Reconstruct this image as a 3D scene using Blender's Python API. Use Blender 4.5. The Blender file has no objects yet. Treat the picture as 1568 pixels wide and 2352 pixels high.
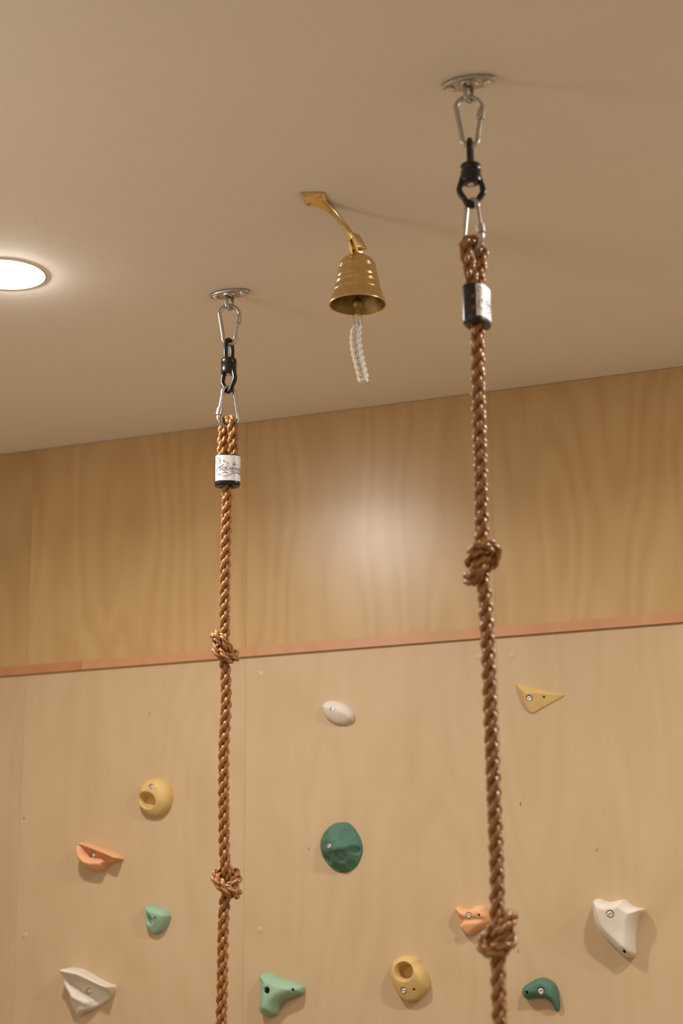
import bpy, bmesh, math
import numpy as np
from mathutils import Vector, Matrix
from mathutils.geometry import delaunay_2d_cdt
from math import sin, cos, pi, radians, atan2, sqrt

sc = bpy.context.scene
COL = sc.collection

# ------------------------------------------------------------------ camera
FPX, PITCH, ROLL, YAW = 4169.657, 0.261853, -0.006285, 0.374063
PW, PH = 1568.0, 2352.0
CAMZ = 1.30
CEIL = CAMZ + 1.5
WALLY = 4.2446
FWD = Vector((-sin(YAW)*cos(PITCH), cos(YAW)*cos(PITCH), sin(PITCH)))
_r0 = Vector((cos(YAW), sin(YAW), 0)); _u0 = _r0.cross(FWD)
RGT = _r0*cos(ROLL) + _u0*sin(ROLL)
UPV = -_r0*sin(ROLL) + _u0*cos(ROLL)
CAM = Vector((0, 0, CAMZ))
cd = bpy.data.cameras.new('camera'); cam = bpy.data.objects.new('camera', cd); COL.objects.link(cam)
m = Matrix((RGT, UPV, -FWD)).transposed().to_4x4(); m.translation = CAM
cam.matrix_world = m
cd.sensor_fit = 'VERTICAL'; cd.sensor_height = 36.0; cd.lens = FPX*36.0/PH
cd.dof.use_dof = True; cd.dof.focus_distance = 3.86; cd.dof.aperture_fstop = 3.6
cd.clip_start = 0.05
sc.camera = cam

# ------------------------------------------------------------------ world, exposure
w = bpy.data.worlds.new('world'); sc.world = w; w.use_nodes = True
w.node_tree.nodes['Background'].inputs[0].default_value = (0.0, 0.0, 0.0, 1)
w.node_tree.nodes['Background'].inputs[1].default_value = 0.0
vs = sc.view_settings
vs.view_transform = 'Standard'; vs.look = 'None'; vs.gamma = 1.0; vs.exposure = 0.0
vs.use_curve_mapping = False
sc.cycles.use_denoising = True
sc.cycles.max_bounces = 10; sc.cycles.diffuse_bounces = 6; sc.cycles.glossy_bounces = 5
sc.cycles.sample_clamp_indirect = 6.0
sc.cycles.caustics_reflective = False; sc.cycles.caustics_refractive = False

LENS_POWER = 225.0          # radiance of every downlight lens
LAMP_POWER = 9.5           # radiance of the floor lamp globe
LIGHT_COL = (1.0, 0.965, 0.90)
LAMP_COL = (1.0, 0.86, 0.69)
BEAM_W = 11.0                # narrower beam from the same lens
DOWNLIGHTS = [(-1.985, 3.105), (-0.22, 3.12), (-1.98, 0.3), (-0.30, -0.5), (1.15, 3.12)]  # the two far from the plywood wall are unseen, added for ambient light
LAMP_POS = (-2.4, 1.82, 2.0)

def ray(px, py):
    return RGT*(px-PW/2) + UPV*(PH/2-py) + FWD*FPX
def at_y(px, py, Y):
    d = ray(px, py); return CAM + d*(Y/d.y)
def at_z(px, py, Z):
    d = ray(px, py); return CAM + d*((Z-CAMZ)/d.z)

# ------------------------------------------------------------------ tagging
def tag(o, label=None, cat=None, group=None, kind=None):
    if label: o['label'] = label
    if cat: o['category'] = cat
    if group: o['group'] = group
    if kind: o['kind'] = kind
    return o
def empty(name, loc=(0, 0, 0), rz=0.0):
    o = bpy.data.objects.new(name, None); COL.objects.link(o)
    o.empty_display_size = 0.02
    o.location = loc; o.rotation_euler = (0, 0, rz)
    return o

# ------------------------------------------------------------------ mesh helpers
class MB:
    def __init__(s): s.v = []; s.f = []; s.mi = []; s.uv = None
    def add(s, v, f, mi=0):
        b = len(s.v); s.v += [tuple(p) for p in v]
        s.f += [tuple(i+b for i in q) for q in f]; s.mi += [mi]*len(f)
    def build(s, name, mats, parent=None, smooth=True, auto=None):
        me = bpy.data.meshes.new(name); me.from_pydata(s.v, [], s.f)
        mats = mats if isinstance(mats, (list, tuple)) else [mats]
        for mt in mats: me.materials.append(mt)
        me.polygons.foreach_set('material_index', s.mi)
        if smooth: me.polygons.foreach_set('use_smooth', [True]*len(s.f))
        bm = bmesh.new(); bm.from_mesh(me); bmesh.ops.recalc_face_normals(bm, faces=bm.faces)
        if auto:
            for e in bm.edges:
                if len(e.link_faces) == 2 and e.calc_face_angle(0) > auto: e.smooth = False
        bm.to_mesh(me); bm.free(); me.update()
        o = bpy.data.objects.new(name, me); COL.objects.link(o)
        if parent: o.parent = parent
        return o
    # shapes
    def box(s, x0, x1, y0, y1, z0, z1, mi=0):
        v = [(x, y, z) for x in (x0, x1) for y in (y0, y1) for z in (z0, z1)]
        s.add(v, [(0, 1, 3, 2), (4, 6, 7, 5), (0, 4, 5, 1), (2, 3, 7, 6), (0, 2, 6, 4), (1, 5, 7, 3)], mi)
    def lathe(s, prof, n=48, M=None, mi=0, cap0=False, cap1=False):
        v = []; f = []
        for (r, z) in prof:
            for k in range(n):
                a = 2*pi*k/n; p = Vector((r*cos(a), r*sin(a), z))
                v.append(M @ p if M else p)
        for i in range(len(prof)-1):
            for k in range(n):
                k2 = (k+1) % n
                f.append((i*n+k, i*n+k2, (i+1)*n+k2, (i+1)*n+k))
        if cap0: f.append(tuple(range(n))[::-1])
        if cap1: f.append(tuple((len(prof)-1)*n+k for k in range(n)))
        s.add(v, f, mi)
    def tube(s, pts, r, n=14, closed=False, cap=True, mi=0, sy=1.0, up=None):
        P = [Vector(p) for p in pts]; N = len(P)
        rr = r if hasattr(r, '__len__') else [r]*N
        T = []
        for i in range(N):
            if closed: t = P[(i+1) % N]-P[i-1]
            else: t = P[min(i+1, N-1)]-P[max(i-1, 0)]
            T.append(t.normalized())
        n0 = Vector(up) if up else (Vector((0, 0, 1)) if abs(T[0].z) < .8 else Vector((1, 0, 0)))
        nn = (n0 - T[0]*n0.dot(T[0])).normalized(); v = []; f = []
        for i in range(N):
            nn = (nn - T[i]*nn.dot(T[i])).normalized(); bb = T[i].cross(nn)
            for k in range(n):
                a = 2*pi*k/n
                v.append(P[i] + nn*(rr[i]*cos(a)) + bb*(rr[i]*sy*sin(a)))
        for i in range(N if closed else N-1):
            j = (i+1) % N
            for k in range(n):
                k2 = (k+1) % n; f.append((i*n+k, i*n+k2, j*n+k2, j*n+k))
        if cap and not closed:
            f.append(tuple(range(n))[::-1]); f.append(tuple((N-1)*n+k for k in range(n)))
        s.add(v, f, mi)
    def loft(s, rings, cap=True, mi=0):
        n = len(rings[0]); v = [p for r in rings for p in r]; f = []
        for i in range(len(rings)-1):
            for k in range(n):
                k2 = (k+1) % n; f.append((i*n+k, i*n+k2, (i+1)*n+k2, (i+1)*n+k))
        if cap: f.append(tuple(range(n))[::-1]); f.append(tuple((len(rings)-1)*n+k for k in range(n)))
        s.add(v, f, mi)

def catmull(pts, per=8, closed=False):
    P = [Vector(p) for p in pts]; n = len(P); out = []
    for i in range(n if closed else n-1):
        if closed: a, b, c, d = P[i-1], P[i], P[(i+1) % n], P[(i+2) % n]
        else: a, b, c, d = P[max(i-1, 0)], P[i], P[i+1], P[min(i+2, n-1)]
        for k in range(per):
            t = k/per
            out.append(0.5*((2*b)+(c-a)*t+(2*a-5*b+4*c-d)*t*t+(3*b-a-3*c+d)*t*t*t))
    if not closed: out.append(P[-1])
    return out

# ------------------------------------------------------------------ materials
def srgb(r, g, b):
    f = lambda c: (c/255)/12.92 if c/255 <= .04045 else ((c/255+.055)/1.055)**2.4
    return (f(r), f(g), f(b), 1)
class NT:
    def __init__(s, name):
        s.m = bpy.data.materials.new(name); s.m.use_nodes = True
        s.t = s.m.node_tree; s.b = s.t.nodes['Principled BSDF']
    def n(s, typ, **kw):
        o = s.t.nodes.new(typ)
        for k, v in kw.items():
            if k.startswith('i_'):
                key = k[2:]
                key = int(key) if key.isdigit() else key
                o.inputs[key].default_value = v
            else: setattr(o, k, v)
        return o
    def l(s, a, ao, b, bi): s.t.links.new(a.outputs[ao], b.inputs[bi])
    def set(s, **kw):
        for k, v in kw.items(): s.b.inputs[k.replace('_', ' ')].default_value = v
def ramp(nt, stops):
    r = nt.n('ShaderNodeValToRGB'); e = r.color_ramp.elements
    e[0].position, e[0].color = stops[0]; e[1].position, e[1].color = stops[-1]
    for p, c in stops[1:-1]:
        q = e.new(p); q.color = c
    return r
def simple(name, col, rough=.5, metal=0.0, bump=0.0, bscale=300, var=0.0, vscale=40, **kw):
    t = NT(name); t.set(Base_Color=col, Roughness=rough, Metallic=metal, **kw)
    tc = t.n('ShaderNodeTexCoord')
    nz = t.n('ShaderNodeTexNoise', i_Scale=vscale, i_Detail=3.0); t.l(tc, 'Object', nz, 'Vector')
    if var:
        c2 = tuple(max(0, c*(1-var)) for c in col[:3])+(1,)
        c1 = tuple(min(1, c*(1+var)) for c in col[:3])+(1,)
        r = ramp(t, [(.3, c2), (.7, c1)]); t.l(nz, 'Fac', r, 'Fac'); t.l(r, 'Color', t.b, 'Base Color')
    if bump:
        n2 = t.n('ShaderNodeTexNoise', i_Scale=bscale, i_Detail=4.0); t.l(tc, 'Object', n2, 'Vector')
        b = t.n('ShaderNodeBump', i_Strength=bump, i_Distance=.002); t.l(n2, 'Fac', b, 'Height'); t.l(b, 'Normal', t.b, 'Normal')
    return t.m

def plywood(name, base, dark, light, seed, rough=.3, figure=.5, spec=.5, flecks=()):
    t = NT(name); t.set(Roughness=rough); t.b.inputs['Specular IOR Level'].default_value = spec
    tc = t.n('ShaderNodeTexCoord')
    mp = t.n('ShaderNodeMapping'); mp.inputs['Location'].default_value = (seed*3.1, seed*1.7, seed*2.3)
    mp.inputs['Scale'].default_value = (2.6, 1.0, 0.55); t.l(tc, 'Object', mp, 'Vector')
    nz = t.n('ShaderNodeTexNoise', i_Scale=1.3, i_Detail=2.2, i_Roughness=.45); t.l(mp, 'Vector', nz, 'Vector')
    mul = t.n('ShaderNodeMath', operation='MULTIPLY', i_1=85.0); t.l(nz, 'Fac', mul, 0)
    sn = t.n('ShaderNodeMath', operation='SINE'); t.l(mul, 0, sn, 0)
    # fine vertical fibre
    mp2 = t.n('ShaderNodeMapping'); mp2.inputs['Scale'].default_value = (210, 1, 5); t.l(tc, 'Object', mp2, 'Vector')
    n2 = t.n('ShaderNodeTexNoise', i_Scale=1.0, i_Detail=3.0); t.l(mp2, 'Vector', n2, 'Vector')
    # broad blotches
    mp3 = t.n('ShaderNodeMapping'); mp3.inputs['Scale'].default_value = (5, 1, 2.2)
    mp3.inputs['Location'].default_value = (seed, 0, seed*2); t.l(tc, 'Object', mp3, 'Vector')
    n3 = t.n('ShaderNodeTexNoise', i_Scale=1.5, i_Detail=4.0, i_Distortion=.6); t.l(mp3, 'Vector', n3, 'Vector')
    a = t.n('ShaderNodeMath', operation='MULTIPLY_ADD', i_1=.13*figure, i_2=.5); t.l(sn, 0, a, 0)
    b = t.n('ShaderNodeMath', operation='MULTIPLY_ADD', i_1=.14, i_2=-.07); t.l(n2, 'Fac', b, 0)
    c = t.n('ShaderNodeMath', operation='MULTIPLY_ADD', i_1=.48, i_2=-.24); t.l(n3, 'Fac', c, 0)
    s1 = t.n('ShaderNodeMath', operation='ADD'); t.l(a, 0, s1, 0); t.l(b, 0, s1, 1)
    s2 = t.n('ShaderNodeMath', operation='ADD'); t.l(s1, 0, s2, 0); t.l(c, 0, s2, 1)
    r = ramp(t, [(.2, dark), (.5, base), (.8, light)]); t.l(s2, 0, r, 'Fac')
    colout = (r, 'Color')
    for (x, z, rx, rz) in flecks:
        sb = t.n('ShaderNodeVectorMath', operation='SUBTRACT'); sb.inputs[1].default_value = (x, 0, z); t.l(tc, 'Object', sb, 0)
        ml = t.n('ShaderNodeVectorMath', operation='MULTIPLY'); ml.inputs[1].default_value = (1/rx, 0, 1/rz); t.l(sb, 0, ml, 0)
        ln = t.n('ShaderNodeVectorMath', operation='LENGTH'); t.l(ml, 0, ln, 0)
        mr = t.n('ShaderNodeMapRange', i_1=.6, i_2=1.1, i_3=.75, i_4=0.0); t.l(ln, 'Value', mr, 0)
        mx = t.n('ShaderNodeMix', data_type='RGBA'); t.l(mr, 0, mx, 0); t.l(colout[0], colout[1], mx, 6)
        mx.inputs[7].default_value = srgb(96, 58, 22); colout = (mx, 2)
    t.l(colout[0], colout[1], t.b, 'Base Color')
    bp = t.n('ShaderNodeBump', i_Strength=.05, i_Distance=.001); t.l(n2, 'Fac', bp, 'Height'); t.l(bp, 'Normal', t.b, 'Normal')
    return t.m

def rope_mat(name, c_dark, c_mid, c_light, rough, bump):
    t = NT(name); t.set(Roughness=rough); t.b.inputs['Specular IOR Level'].default_value = .6
    uv = t.n('ShaderNodeUVMap'); uv.uv_map = 'UVMap'
    mp = t.n('ShaderNodeMapping'); mp.inputs['Scale'].default_value = (22, 30, 1); t.l(uv, 'UV', mp, 'Vector')
    nz = t.n('ShaderNodeTexNoise', i_Scale=1.0, i_Detail=3.0); t.l(mp, 'Vector', nz, 'Vector')
    r = ramp(t, [(.25, c_dark), (.5, c_mid), (.8, c_light)]); t.l(nz, 'Fac', r, 'Fac'); t.l(r, 'Color', t.b, 'Base Color')
    bp = t.n('ShaderNodeBump', i_Strength=bump, i_Distance=.0008); t.l(nz, 'Fac', bp, 'Height'); t.l(bp, 'Normal', t.b, 'Normal')
    return t.m
def emit(name, col, strength):
    t = NT(name); t.set(Base_Color=(.8, .8, .8, 1)); t.b.inputs['Emission Color'].default_value = (*col, 1)
    t.b.inputs['Emission Strength'].default_value = strength
    return t.m

M = {}
M['ceiling'] = simple('ceiling_paint', srgb(238, 232, 224), .85, bump=.12, bscale=120, var=.012, vscale=3)
M['paint'] = simple('wall_paint', srgb(208, 200, 188), .85, bump=.1, bscale=90)
M['floor'] = plywood('floor_oak', srgb(150, 134, 112), srgb(132, 116, 94), srgb(164, 148, 126), 4, .5)
UPC = (srgb(187, 153, 106), srgb(173, 137, 89), srgb(196, 164, 119))
LOC = (srgb(193, 166, 131), srgb(184, 155, 119), srgb(200, 175, 142))
M['steel'] = simple('brushed_steel', (.50, .485, .46, 1), .36, 1.0, bump=.05, bscale=900, var=.08, vscale=120)
M['zinc'] = simple('zinc_bolt', (.72, .71, .70, 1), .25, 1.0, bump=.1, bscale=1500)
M['black'] = simple('black_anodised', (.010, .010, .010, 1), .28, 0.0, bump=.03, bscale=800)
M['plastic'] = simple('black_plastic', (.012, .012, .013, 1), .32, 0.0, bump=.03, bscale=700)
M['label'] = simple('white_label', (.90, .91, .95, 1), .35, var=.01)
M['ink'] = simple('black_ink', (.03, .025, .03, 1), .5, var=.1)
M['brass'] = simple('polished_brass', (.70, .52, .25, 1), .24, 1.0, bump=.03, bscale=500, var=.1, vscale=60)
M['brass_old'] = simple('raw_cast_brass', (.34, .235, .085, 1), .5, 1.0, bump=.3, bscale=400, var=.25, vscale=70)
M['cotton'] = simple('white_cotton', (.78, .74, .67, 1), .9, bump=.6, bscale=900, var=.06, vscale=200)
M['rope'] = rope_mat('golden_rope', srgb(118, 74, 34), srgb(156, 106, 58), srgb(186, 136, 84), .27, .4)
M['cord_glimpse'] = simple('cord_glimpse', srgb(128, 78, 36), .4, var=.15)
M['strip'] = plywood('reddish_strip', srgb(190, 139, 100), srgb(176, 123, 84), srgb(202, 152, 113), 7, .4, .4)
M['strip2'] = plywood('reddish_strip_dark', srgb(180, 126, 87), srgb(164, 108, 69), srgb(192, 138, 99), 11, .4, .4)
M['plug'] = plywood('plug_wood', srgb(206, 168, 122), srgb(196, 158, 112), srgb(212, 176, 130), 5, .5, .3)
M['white_trim'] = simple('white_enamel', (.8, .78, .75, 1), .4, var=.01)
M['gap'] = simple('seam_shadow_gap', srgb(160, 128, 90), .9, var=.05)
M['lens'] = emit('lit_lens', LIGHT_COL, LENS_POWER)
M['globe'] = emit('lit_globe', LAMP_COL, LAMP_POWER)
def holdmat(n, c): return simple(n, c, .62, bump=.22, bscale=800, var=.04, vscale=35)
M['h_white'] = holdmat('hold_white', srgb(220, 211, 198))
M['h_yellow'] = holdmat('hold_yellow', srgb(210, 177, 117))
M['h_orange'] = holdmat('hold_orange', srgb(228, 172, 128))
M['h_teal'] = holdmat('hold_teal', srgb(72, 113, 98))
M['h_mint'] = holdmat('hold_mint', srgb(146, 178, 152))
M['hole'] = simple('dark_hole', (.01, .01, .008, 1), .9, var=.05)

# ------------------------------------------------------------------ setting
XL, XR, YB = -3.5, 1.9, -1.9
def struct(mb, name, mat, smooth=False):
    o = mb.build(name, mat, None, smooth); o['kind'] = 'structure'; return o
b = MB(); b.box(XL, XR, YB, WALLY+.06, CEIL, CEIL+.06); struct(b, 'ceiling', M['ceiling'])
b = MB(); b.box(XL, XR, YB, WALLY+.06, -.06, 0); struct(b, 'floor', M['floor'])
b = MB(); b.box(XL-.06, XL, YB, WALLY+.06, -.06, CEIL+.06); struct(b, 'wall_left', M['paint'])
b = MB(); b.box(XR, XR+.06, YB, WALLY+.06, -.06, CEIL+.06); struct(b, 'wall_right', M['paint'])
b = MB(); b.box(XL-.06, XR+.06, YB-.06, YB, -.06, CEIL+.06); struct(b, 'wall_rear', M['paint'])
# back wall: plywood panels over a dark backing
wb = empty('wall_back', (0, WALLY, 0)); wb['kind'] = 'structure'
b = MB(); b.box(XL, XR, .004, .06, 0, CEIL); b.build('backing', M['gap'], wb, False)
ZT0, ZT1 = CAMZ+.8592, CAMZ+.8832
SEAMS = [XL, -2.594, -1.936, -1.257, -.585, .09, .765, 1.44, XR]
FL = [at_y(x, y, WALLY) for x, y in ((55, 1880), (1195, 1847), (1370, 1953), (709, 1950), (1190, 2185), (343, 1640))]
FLK = [(p.x, p.z, a, c) for p, (a, c) in zip(FL, ((.0024, .0042), (.0022, .0058), (.0018, .0044), (.0018, .0044), (.0016, .0055), (.0013, .005)))]
for i in range(8):
    g = .00022
    x0, x1 = SEAMS[i]+g, SEAMS[i+1]-g
    k = [.93, 1, .99, 1.01, 1, .98, 1, 1][i]
    up = [tuple(c*k for c in q[:3])+(1,) for q in UPC]; lo = [tuple(c*(k*.5+.5) for c in q[:3])+(1,) for q in LOC]
    mu = plywood('upper_plywood_%d' % i, up[0], up[1], up[2], 1.3+i*2.17, .315, .65, .52)
    ml = plywood('lower_plywood_%d' % i, lo[0], lo[1], lo[2], 9.1+i*1.37, .45, .35, .4, FLK)
    b = MB(); b.box(x0, x1, 0, .012, ZT0+.006, CEIL-.0015); b.build('upper_panel', mu, wb, False)
    b = MB(); b.box(x0, x1, 0, .012, 0, ZT0+.004); b.build('lower_panel', ml, wb, False)
XJ = at_y(190, 1530, WALLY).x
t1 = empty('trim_1', (0, WALLY, 0)); t1['kind'] = 'structure'
b = MB(); b.box(XL, XJ-.0004, -.0080, 0, ZT0, ZT1); b.build('strip', M['strip2'], t1, False)
b = MB(); b.box(XJ+.0004, XR, -.0080, 0, ZT0, ZT1); b.build('strip', M['strip'], t1, False)

# ------------------------------------------------------------------ downlights and lamp
def downlight(x, y, label):
    e = empty('downlight', (x, y, CEIL))
    tag(e, label, 'ceiling light', 'recessed ceiling downlights')
    b = MB(); b.lathe([(.0688, -.0003), (.0790, -.0014), (.0830, -.0022), (.0842, -.0020), (.0846, -.0001)], 72)
    b.build('trim_ring', M['white_trim'], e)
    prof = [(.0686*sin(a), -.0002-.0125*cos(a)) for a in np.linspace(0.02, pi/2, 9)]
    b = MB(); b.lathe(prof, 72, cap0=True); b.build('lens', M['lens'], e)
    ld = bpy.data.lights.new('beam', 'AREA'); ld.shape = 'DISK'; ld.size = .130; ld.energy = BEAM_W; ld.color = LIGHT_COL; ld.spread = radians(158)
    lo = bpy.data.objects.new('beam', ld); COL.objects.link(lo); lo.parent = e; lo.location = (0, 0, -.0140)
DL = ['white rimmed downlight glowing in the ceiling at the left edge of the photo',
      'glowing downlight in the ceiling right of the right rope, near the plywood wall',
      'unseen downlight added for ambient light, in the ceiling far from the wall, left side of the room',
      'unseen downlight added for ambient light, in the ceiling behind the viewer, on the right side',
      'glowing downlight in the ceiling near the plywood wall, furthest to the right']
for (x, y), l in zip(DOWNLIGHTS, DL): downlight(x, y, l)
fl = empty('floor_lamp', (LAMP_POS[0], LAMP_POS[1], 0)); tag(fl, 'tall floor lamp with a glowing round glass globe left of the view', 'lamp')
b = MB(); b.lathe([(.001, 0), (.15, 0), (.15, .012), (.14, .02), (.02, .03), (.001, .03)], 40); b.build('base', M['black'], fl)
b = MB(); b.lathe([(.012, .028), (.012, LAMP_POS[2]-.205)], 20, cap1=True); b.build('pole', M['black'], fl)
b = MB(); R = .21
b.lathe([(max(.002, R*sin(a)), LAMP_POS[2]-R*cos(a)) for a in np.linspace(0, pi, 25)], 40); b.build('globe', M['globe'], fl)

# ------------------------------------------------------------------ ceiling anchors, carabiners, swivels
def face(P):               # rotation whose local -y looks at the camera
    return -atan2(P[0], P[1])
ANCH_R = at_z(1075, 186, CEIL); ANCH_L = at_z(527, 672, CEIL)

def anchor(P, label):
    e = empty('ceiling_anchor', (P.x, P.y, CEIL)); tag(e, label, 'ceiling anchor', 'steel ceiling anchors')
    def ring(k, z):
        out = []
        for i in range(72):
            a = 2*pi*i/72; c, s_ = cos(a), sin(a)
            out.append(Vector((.0470*k*c, .0225*(k-(1-k)*.8)*s_*(1-.22*abs(c)**3), z)))
        return out
    b = MB(); b.loft([ring(.985, -.0001), ring(1, -.0010), ring(1, -.0044), ring(.992, -.0056), ring(.97, -.0064), ring(.93, -.0068), ring(.5, -.0070)])
    b.build('plate', M['steel'], e, True, .7)
    for sx in (-1, 1):
        b = MB(); Mx = Matrix.Translation((sx*.0325, 0, 0))
        b.lathe([(.0082, -.0058), (.0086, -.0066), (.0084, -.0074)], 28, Mx)
        b.lathe([(.0078, -.0072), (.0078, -.0102), (.0066, -.0116), (.001, -.0119)], 6, Mx)
        b.build('hex_bolt', M['zinc'], e, True, .5)
    b = MB(); b.lathe([(.0160, -.006), (.0160, -.0086), (.0150, -.0100), (.004, -.0104)], 36); b.build('boss', M['steel'], e, True, .7)
    pts = [(0, -.0085, -.008), (0, -.0088, -.022)] + [(0, -.0088*cos(a), -.0297-.0088*sin(a)) for a in np.linspace(0, pi, 16)] + [(0, .0088, -.022), (0, .0085, -.008)]
    Mr = Matrix.Rotation(radians(-22), 4, 'Z')
    b = MB(); b.tube([Mr @ Vector(p) for p in pts], .0037, 14); b.build('eye', M['steel'], e)
    return e
anchor(ANCH_L, 'oval steel ceiling anchor plate holding the left rope')
anchor(ANCH_R, 'oval steel ceiling anchor plate holding the right rope')

def carabiner(P, ztop, rz, flip, label):
    e = empty('carabiner', (P.x, P.y, CEIL+ztop), rz); tag(e, label, 'carabiner', 'screw lock steel carabiners')
    R1, R2, Lc, r = .0222, .0130, .0895, .00430
    c1 = (0, -R1); c2 = (0, -(Lc-R2)); D = c1[1]-c2[1]
    be = math.asin((R1-R2)/D)
    def W(x, z): return (-x, 0, -Lc-z) if flip else (x, 0, z)
    # right tangent points
    A = (R1*cos(be), c1[1]+R1*sin(be)*1.0); B = (R2*cos(be), c2[1]+R2*sin(be))
    g0, g1 = .06, .93
    G = lambda t: (A[0]+(B[0]-A[0])*t, A[1]+(B[1]-A[1])*t)
    pts = [G(g0)]
    for a in np.linspace(be, pi-be, 26): pts.append((c1[0]+R1*cos(a), c1[1]+R1*sin(a)))
    for t in (.2, .4, .6, .8): pts.append((-G(t)[0], G(t)[1]))
    for a in np.linspace(pi-be, 2*pi+be, 26): pts.append((c2[0]+R2*cos(a), c2[1]+R2*sin(a)))
    pts.append(G(g1))
    b = MB(); b.tube([W(*p) for p in pts], r, 16, up=(0, 1, 0)); b.build('body', M['steel'], e, True, .9)
    gt = MB(); gt.tube([W(*G(t)) for t in (g0+.005, .3, .6, .80, g1-.01)], [.0038]*5, 16); 
    q = W(*G(.97)); gt.tube([(q[0], -.0046, q[2]), (q[0], .0046, q[2])], .0016, 10)
    ga = gt.build('gate', M['steel'], e, True, .9)
    sl = MB(); sl.tube([W(*G(t)) for t in (.10, .115, .37, .385)], [.0060, .0068, .0068, .0060], 24); sl.build('locking_sleeve', M['steel'], ga, True, .6)
    return e

def swivel(P, rz_up, rz_lo, label):
    e = empty('rope_swivel', (P.x, P.y, CEIL), 0); tag(e, label, 'swivel', 'black rope swivels')
    Mu = Matrix.Rotation(rz_up, 4, 'Z'); Ml = Matrix.Rotation(rz_lo, 4, 'Z')
    pts = [(-.0095, 0, -.160), (-.0112, 0, -.146), (-.0114, 0, -.134), (-.0095, 0, -.1195), (-.0055, 0, -.1130), (0, 0, -.1110), (.0055, 0, -.1130), (.0095, 0, -.1195), (.0114, 0, -.134), (.0112, 0, -.146), (.0095, 0, -.160)]
    b = MB(); b.tube([Mu @ p for p in catmull(pts, 5)], .0050, 16, up=Mu @ Vector((0, 1, 0))); b.build('upper_eye', M['black'], e)
    b = MB(); b.lathe([(.002, -.1540), (.0140, -.1540), (.0160, -.1552), (.0170, -.1575), (.0170, -.1670), (.0162, -.1678)], 44); b.build('barrel', M['black'], e, True, .9)
    b = MB(); b.lathe([(.0160, -.1680), (.0170, -.1688), (.0170, -.1850), (.0160, -.1880), (.0120, -.1895), (.002, -.1896)], 44)
    b.build('lower_body', M['black'], e, True, .9)
    pts = [(-.0122, 0, -.174), (-.0150, 0, -.184), (-.0184, 0, -.195), (-.0198, 0, -.202), (-.0180, 0, -.208), (-.0110, 0, -.2185), (-.0072, 0, -.2255), (0, 0, -.2292)]
    pts = pts + [(-x, y, z) for x, y, z in pts[-2::-1]]
    b = MB(); b.tube([Ml @ p for p in catmull(pts, 5)], .0053, 16, up=Ml @ Vector((0, 1, 0)), sy=1.0); b.build('lower_eye', M['black'], e)
    b = MB(); b.lathe([(.0046, -.1892), (.0046, -.1914), (.0034, -.1926), (.0005, -.1928)], 24); b.build('rivet', M['zinc'], e)
    return e
fL, fR = face(ANCH_L), face(ANCH_R)
carabiner(ANCH_L, -.0308, fL+radians(4), False, 'upper carabiner of the left rope, hooked in the ceiling anchor')
carabiner(ANCH_R, -.0308, fR+radians(6), False, 'upper carabiner of the right rope, hooked in the ceiling anchor')
swivel(ANCH_L, fL+radians(52), fL+radians(132), 'black swivel hanging between the two carabiners of the left rope')
swivel(ANCH_R, fR+radians(84), fR+radians(8), 'black swivel hanging between the two carabiners of the right rope')
carabiner(ANCH_L, -.2193, fL+radians(10), True, 'lower carabiner of the left rope, clipped through the rope eye')
carabiner(ANCH_R, -.2193, fR+radians(135), True, 'lower carabiner of the right rope, clipped through the rope eye')

# ------------------------------------------------------------------ ropes
KNOT = [(-0.00,0.00,2.68), (-0.00,0.01,2.37), (-0.00,0.02,2.06), (-0.00,0.02,1.75), (-0.00,0.00,1.44), (-0.00,-0.01,1.13), (0.01,-0.03,0.82), (0.10,-0.11,0.54), (0.29,-0.20,0.30), (0.43,-0.43,0.13), (0.44,-0.66,-0.08), (0.33,-0.85,-0.31), (0.15,-0.95,-0.54), (-0.08,-0.96,-0.74), (-0.34,-0.87,-0.91), (-0.58,-0.69,-1.01), (-0.77,-0.45,-1.03), (-0.88,-0.15,-0.99), (-0.89,0.15,-0.88), (-0.81,0.41,-0.72), (-0.65,0.60,-0.52), (-0.43,0.70,-0.32), (-0.18,0.70,-0.13), (0.08,0.70,0.06), (0.33,0.71,0.24), (0.57,0.65,0.44), (0.76,0.49,0.64), (0.87,0.26,0.82), (0.90,-0.03,0.96), (0.83,-0.33,1.02), (0.67,-0.60,1.02), (0.44,-0.81,0.95), (0.18,-0.94,0.81), (-0.06,-0.97,0.62), (-0.27,-0.90,0.40), (-0.41,-0.74,0.17), (-0.45,-0.52,-0.05), (-0.37,-0.28,-0.24), (-0.14,-0.17,-0.43), (-0.04,-0.06,-0.70), (0.00,-0.02,-1.01), (0.00,-0.00,-1.32), (0.00,0.01,-1.63), (0.00,0.02,-1.93), (0.00,0.01,-2.24), (0.00,0.00,-2.55)]
ROPE_R = .0120
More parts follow.
